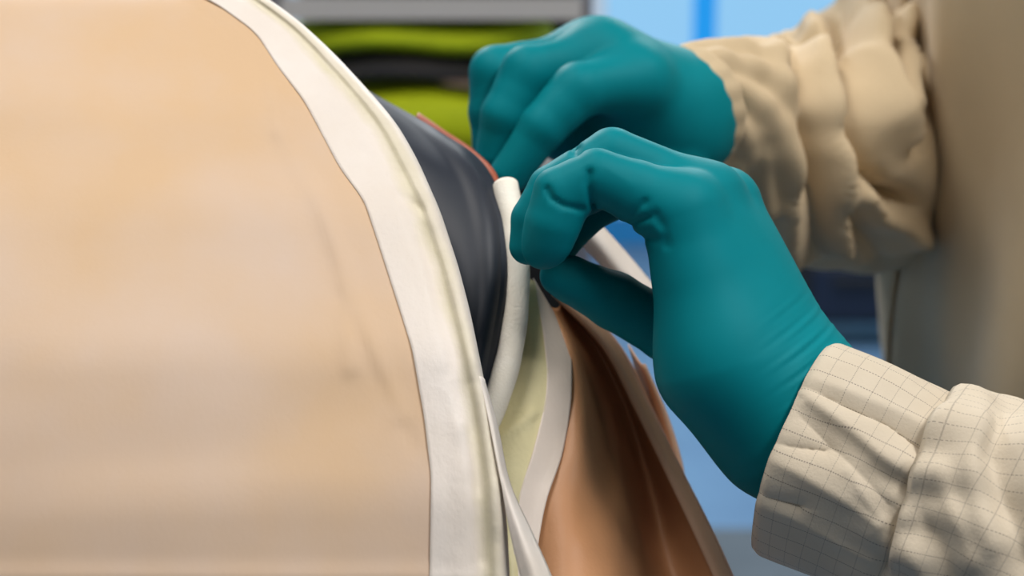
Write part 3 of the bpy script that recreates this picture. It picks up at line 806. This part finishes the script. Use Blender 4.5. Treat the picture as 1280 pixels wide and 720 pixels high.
def near_hand(p):
    lit = chain(p, [(N_(850, 262), 42 * u6), (N_(795, 240, -.001), 40 * u6), (N_(746, 220, -.003), 34 * u6), (N_(696, 238, -.004), 29 * u6), (N_(686, 276, -.003), 28.5 * u6), (N_(677, 312, .002), 23 * u6)], .004)
    rin = chain(p, [(N_(885, 242, .018), 35 * u6), (N_(765, 194, .014), 35 * u6), (N_(690, 236, .012), 30 * u6), (N_(668, 275, .012), 29 * u6), (N_(660, 308, .013), 24 * u6)], .004)
    mid = chain(p, [(N_(905, 245, .036), 33 * u6), (N_(795, 208, .033), 34 * u6), (N_(715, 250, .030), 28 * u6), (N_(690, 282, .030), 26 * u6), (N_(682, 305, .028), 22 * u6)], .004)
    ind = chain(p, [(N_(915, 260, .052), 32 * u6), (N_(815, 222, .052), 33 * u6), (N_(740, 262, .048), 27 * u6), (N_(712, 290, .045), 25 * u6), (N_(700, 310, .042), 22 * u6)], .004)
    thb = chain(p, [(N_(880, 440, .040), 48 * u6), (N_(835, 414, .042), 41 * u6), (N_(768, 376, .036), 38 * u6), (N_(712, 349, .028), 30 * u6), (N_(698, 345, .026), 25 * u6)], .008)
    pal = smin(cone(p, N_(852, 268), N_(905, 452, .002), 48 * u6, 78 * u6), cone(p, N_(905, 452, .002), N_(985, 533, .004), 78 * u6, 90 * u6), .014)
    pal = smin(pal, cone(p, N_(885, 250, .016), N_(965, 470, .012), 42 * u6, 80 * u6), .016)
    pal = smin(pal, cone(p, N_(913, 258, .034), N_(975, 460, .024), 38 * u6, 76 * u6), .016)
    pal = smin(pal, cone(p, N_(912, 268, .052), N_(970, 470, .034), 36 * u6, 62 * u6), .016)
    pal = smin(pal, cone(p, N_(985, 518, .014), N_(1100, 590, .004), 99 * u6, 88 * u6), .016)
    lit = smin(lit, cone(p, N_(708, 262, -.002), N_(690, 298, .0), 25 * u6, 25 * u6), .009)
    f = smin(lit, rin, .0022)
    f = smin(f, smin(mid, ind, .0022), .0022)
    f = smin(f, pal, .009)
    f = smin(f, thb, .005)
    for line, dm, a, w in CREASE:
        pts = [N_(x, y, dm) for x, y in line]
        q = p.copy(); q[..., 1] = np.where(q[..., 1] < .655, .64 + dm, q[..., 1])
        f = f + a * np.exp(-(seg_dist(q, pts) / w) ** 2)
    for line, dm, a, w in FOLD:
        pts = [N_(x, y, dm) for x, y in line]
        q = p.copy(); q[..., 1] = np.where(q[..., 1] < .655, .64 + dm, q[..., 1])
        f = f - a * np.exp(-(seg_dist(q, pts) / w) ** 2)
    # stretched wrinkles running into the cuff
    ax = np.array([.90, 0, -.43]); c = N_(1000, 470)
    s = (p - c) @ np.array([.55, 0, -.83]); r = (p - c) @ np.array([.83, 0, .55])
    m = np.exp(-((p[..., 0] - N_(1010, 440)[0]) / .014) ** 2 - ((p[..., 2] - N_(1010, 440)[2]) / .018) ** 2)
    f = f + .00025 * m * np.sin(s * 1300 + 40 * r) + .0002 * m * np.sin(s * 2100 + 2 - 60 * r)
    return f + .0003 * vnoise(p, 35, 51)
ng = implicit('glove', near_hand, np.array([K(620, 0, .64)[0], .592, K(0, 660, .64)[2]]), np.array([K(1110, 0, .66)[0], .725, K(0, 140, .66)[2]]), .0011, M['glove'], person)

# ---- near cuff and sleeve
CF = [([(1002, 482), (1050, 505), (1110, 530), (1150, 560)], -.0030, 7, 1.6), ([(1000, 470), (1060, 492), (1120, 515), (1170, 545)], .0022, 12, 1.0),
      ([(1030, 455), (1080, 470), (1150, 500)], .0006, 12, 1.0),
      ([(1012, 500), (1060, 535), (1100, 570), (1122, 586)], .0042, 8, 2.6), ([(1000, 520), (1040, 560), (1080, 600), (1110, 630)], -.0034, 16, 1.5),
      ([(958, 552), (990, 560), (1030, 565)], -.0030, 8, 1.2), ([(955, 570), (1000, 590), (1060, 625), (1100, 655)], .0030, 13, 1.3),
      ([(938, 605), (960, 620), (1000, 632)], -.0028, 7, 1.4), ([(935, 625), (990, 645), (1050, 680), (1090, 700)], .0018, 14, 1.0),
      ([(1060, 590), (1085, 625), (1105, 650)], .0022, 12, 1.2)]
def cuff_disp(G, q, th, dirs):
    s = q[:, None] / q[-1]
    d = folds(G, dirs, CF, 1.15) * .78 * (.35 + .65 * np.clip(s / .22, 0, 1))
    gather = np.clip((s - .55) / .45, 0, 1)
    d = d + gather * .0016 * np.sin(13 * th[None] + 2 * np.sin(3 * th[None])) - .004 * np.clip((s - .8) / .2, 0, 1) ** 2
    d = d + .0008 * vnoise(G, 45, 61) + .0012 * (1 - gather) * np.sin(5 * th[None] + 30 * q[:, None])
    d = d - .0015 * np.exp(-(s / .03) ** 2)
    return d
cuff_pts = [(996, 556, .6475, .0420), (1045, 576, .642, .0415), (1100, 602, .636, .0400), (1150, 626, .630, .0380), (1168, 634, .628, .0365)]
SF = [([(1200, 500), (1165, 540), (1150, 575), (1140, 620)], .0030, 12, 1.3), ([(1230, 530), (1215, 570), (1222, 620), (1240, 680)], .0050, 22, .8),
      ([(1250, 520), (1235, 560), (1262, 640), (1285, 700)], -.0055, 24, 1.2), ([(1215, 492), (1260, 515), (1300, 540)], .0025, 14, 1.0),
      ([(1150, 640), (1180, 690), (1200, 730)], -.0035, 16, 1.0), ([(1110, 640), (1130, 680), (1160, 730)], .003, 16, 1.0),
      ([(1170, 590), (1190, 640), (1215, 700)], .0028, 14, 1.0), ([(1290, 560), (1310, 630), (1340, 700)], .006, 30, 1.0)]
def sleeve_disp(G, q, th, dirs):
    x = q[:, None]; s = x / q[-1]
    d = folds(G, dirs, SF)
    g = np.exp(-(x / .018))
    d = d + g * .0020 * np.sin(13 * th[None] + 2 * np.sin(3 * th[None]) + 60 * x) + .003 * vnoise(G, 28, 71) + .0015 * vnoise(G, 70, 72)
    ph = x * 2 * math.pi / .055 + 1.5 * np.cos(th[None] + .4)
    return d + np.clip((x - .04) / .05, 0, 1) * .005 * np.sin(ph)
ns_ = from_world(near_sh); nsp = (640 + ns_[0] / ns_[1] * FPX, 360 - ns_[2] / ns_[1] * FPX, ns_[1])
def px_of(p):
    q = from_world(p)
    return (640 + q[0] / q[1] * FPX, 360 - q[2] / q[1] * FPX, q[1])
up = near_sh - near_el
sl_pts = [(1146, 624, .6305, .0350), (1152, 627, .630, .0385), (1168, 632, .628, .0425), (1195, 642, .625, .0450), (1240, 662, .620, .0462), (1320, 705, .614, .0500),
          (1450, 775, .612, .056), (1590, 845, .618, .062), px_of(near_el + up * .03 + np.array([.012, 0, -.006])) + (.068,), px_of(near_el + up * .22 + np.array([.016, 0, 0])) + (.070,),
          px_of(near_el + up * .5) + (.072,), px_of(near_el + up * .8) + (.078,), px_of(near_sh) + (.082,)]
near_sleeve = tube('sleeve', sl_pts, 420, 150, sleeve_disp, M['cuff'], person, .0009)
tube('cuff', cuff_pts, 110, 320, cuff_disp, M['cuff'], near_sleeve, .0012)
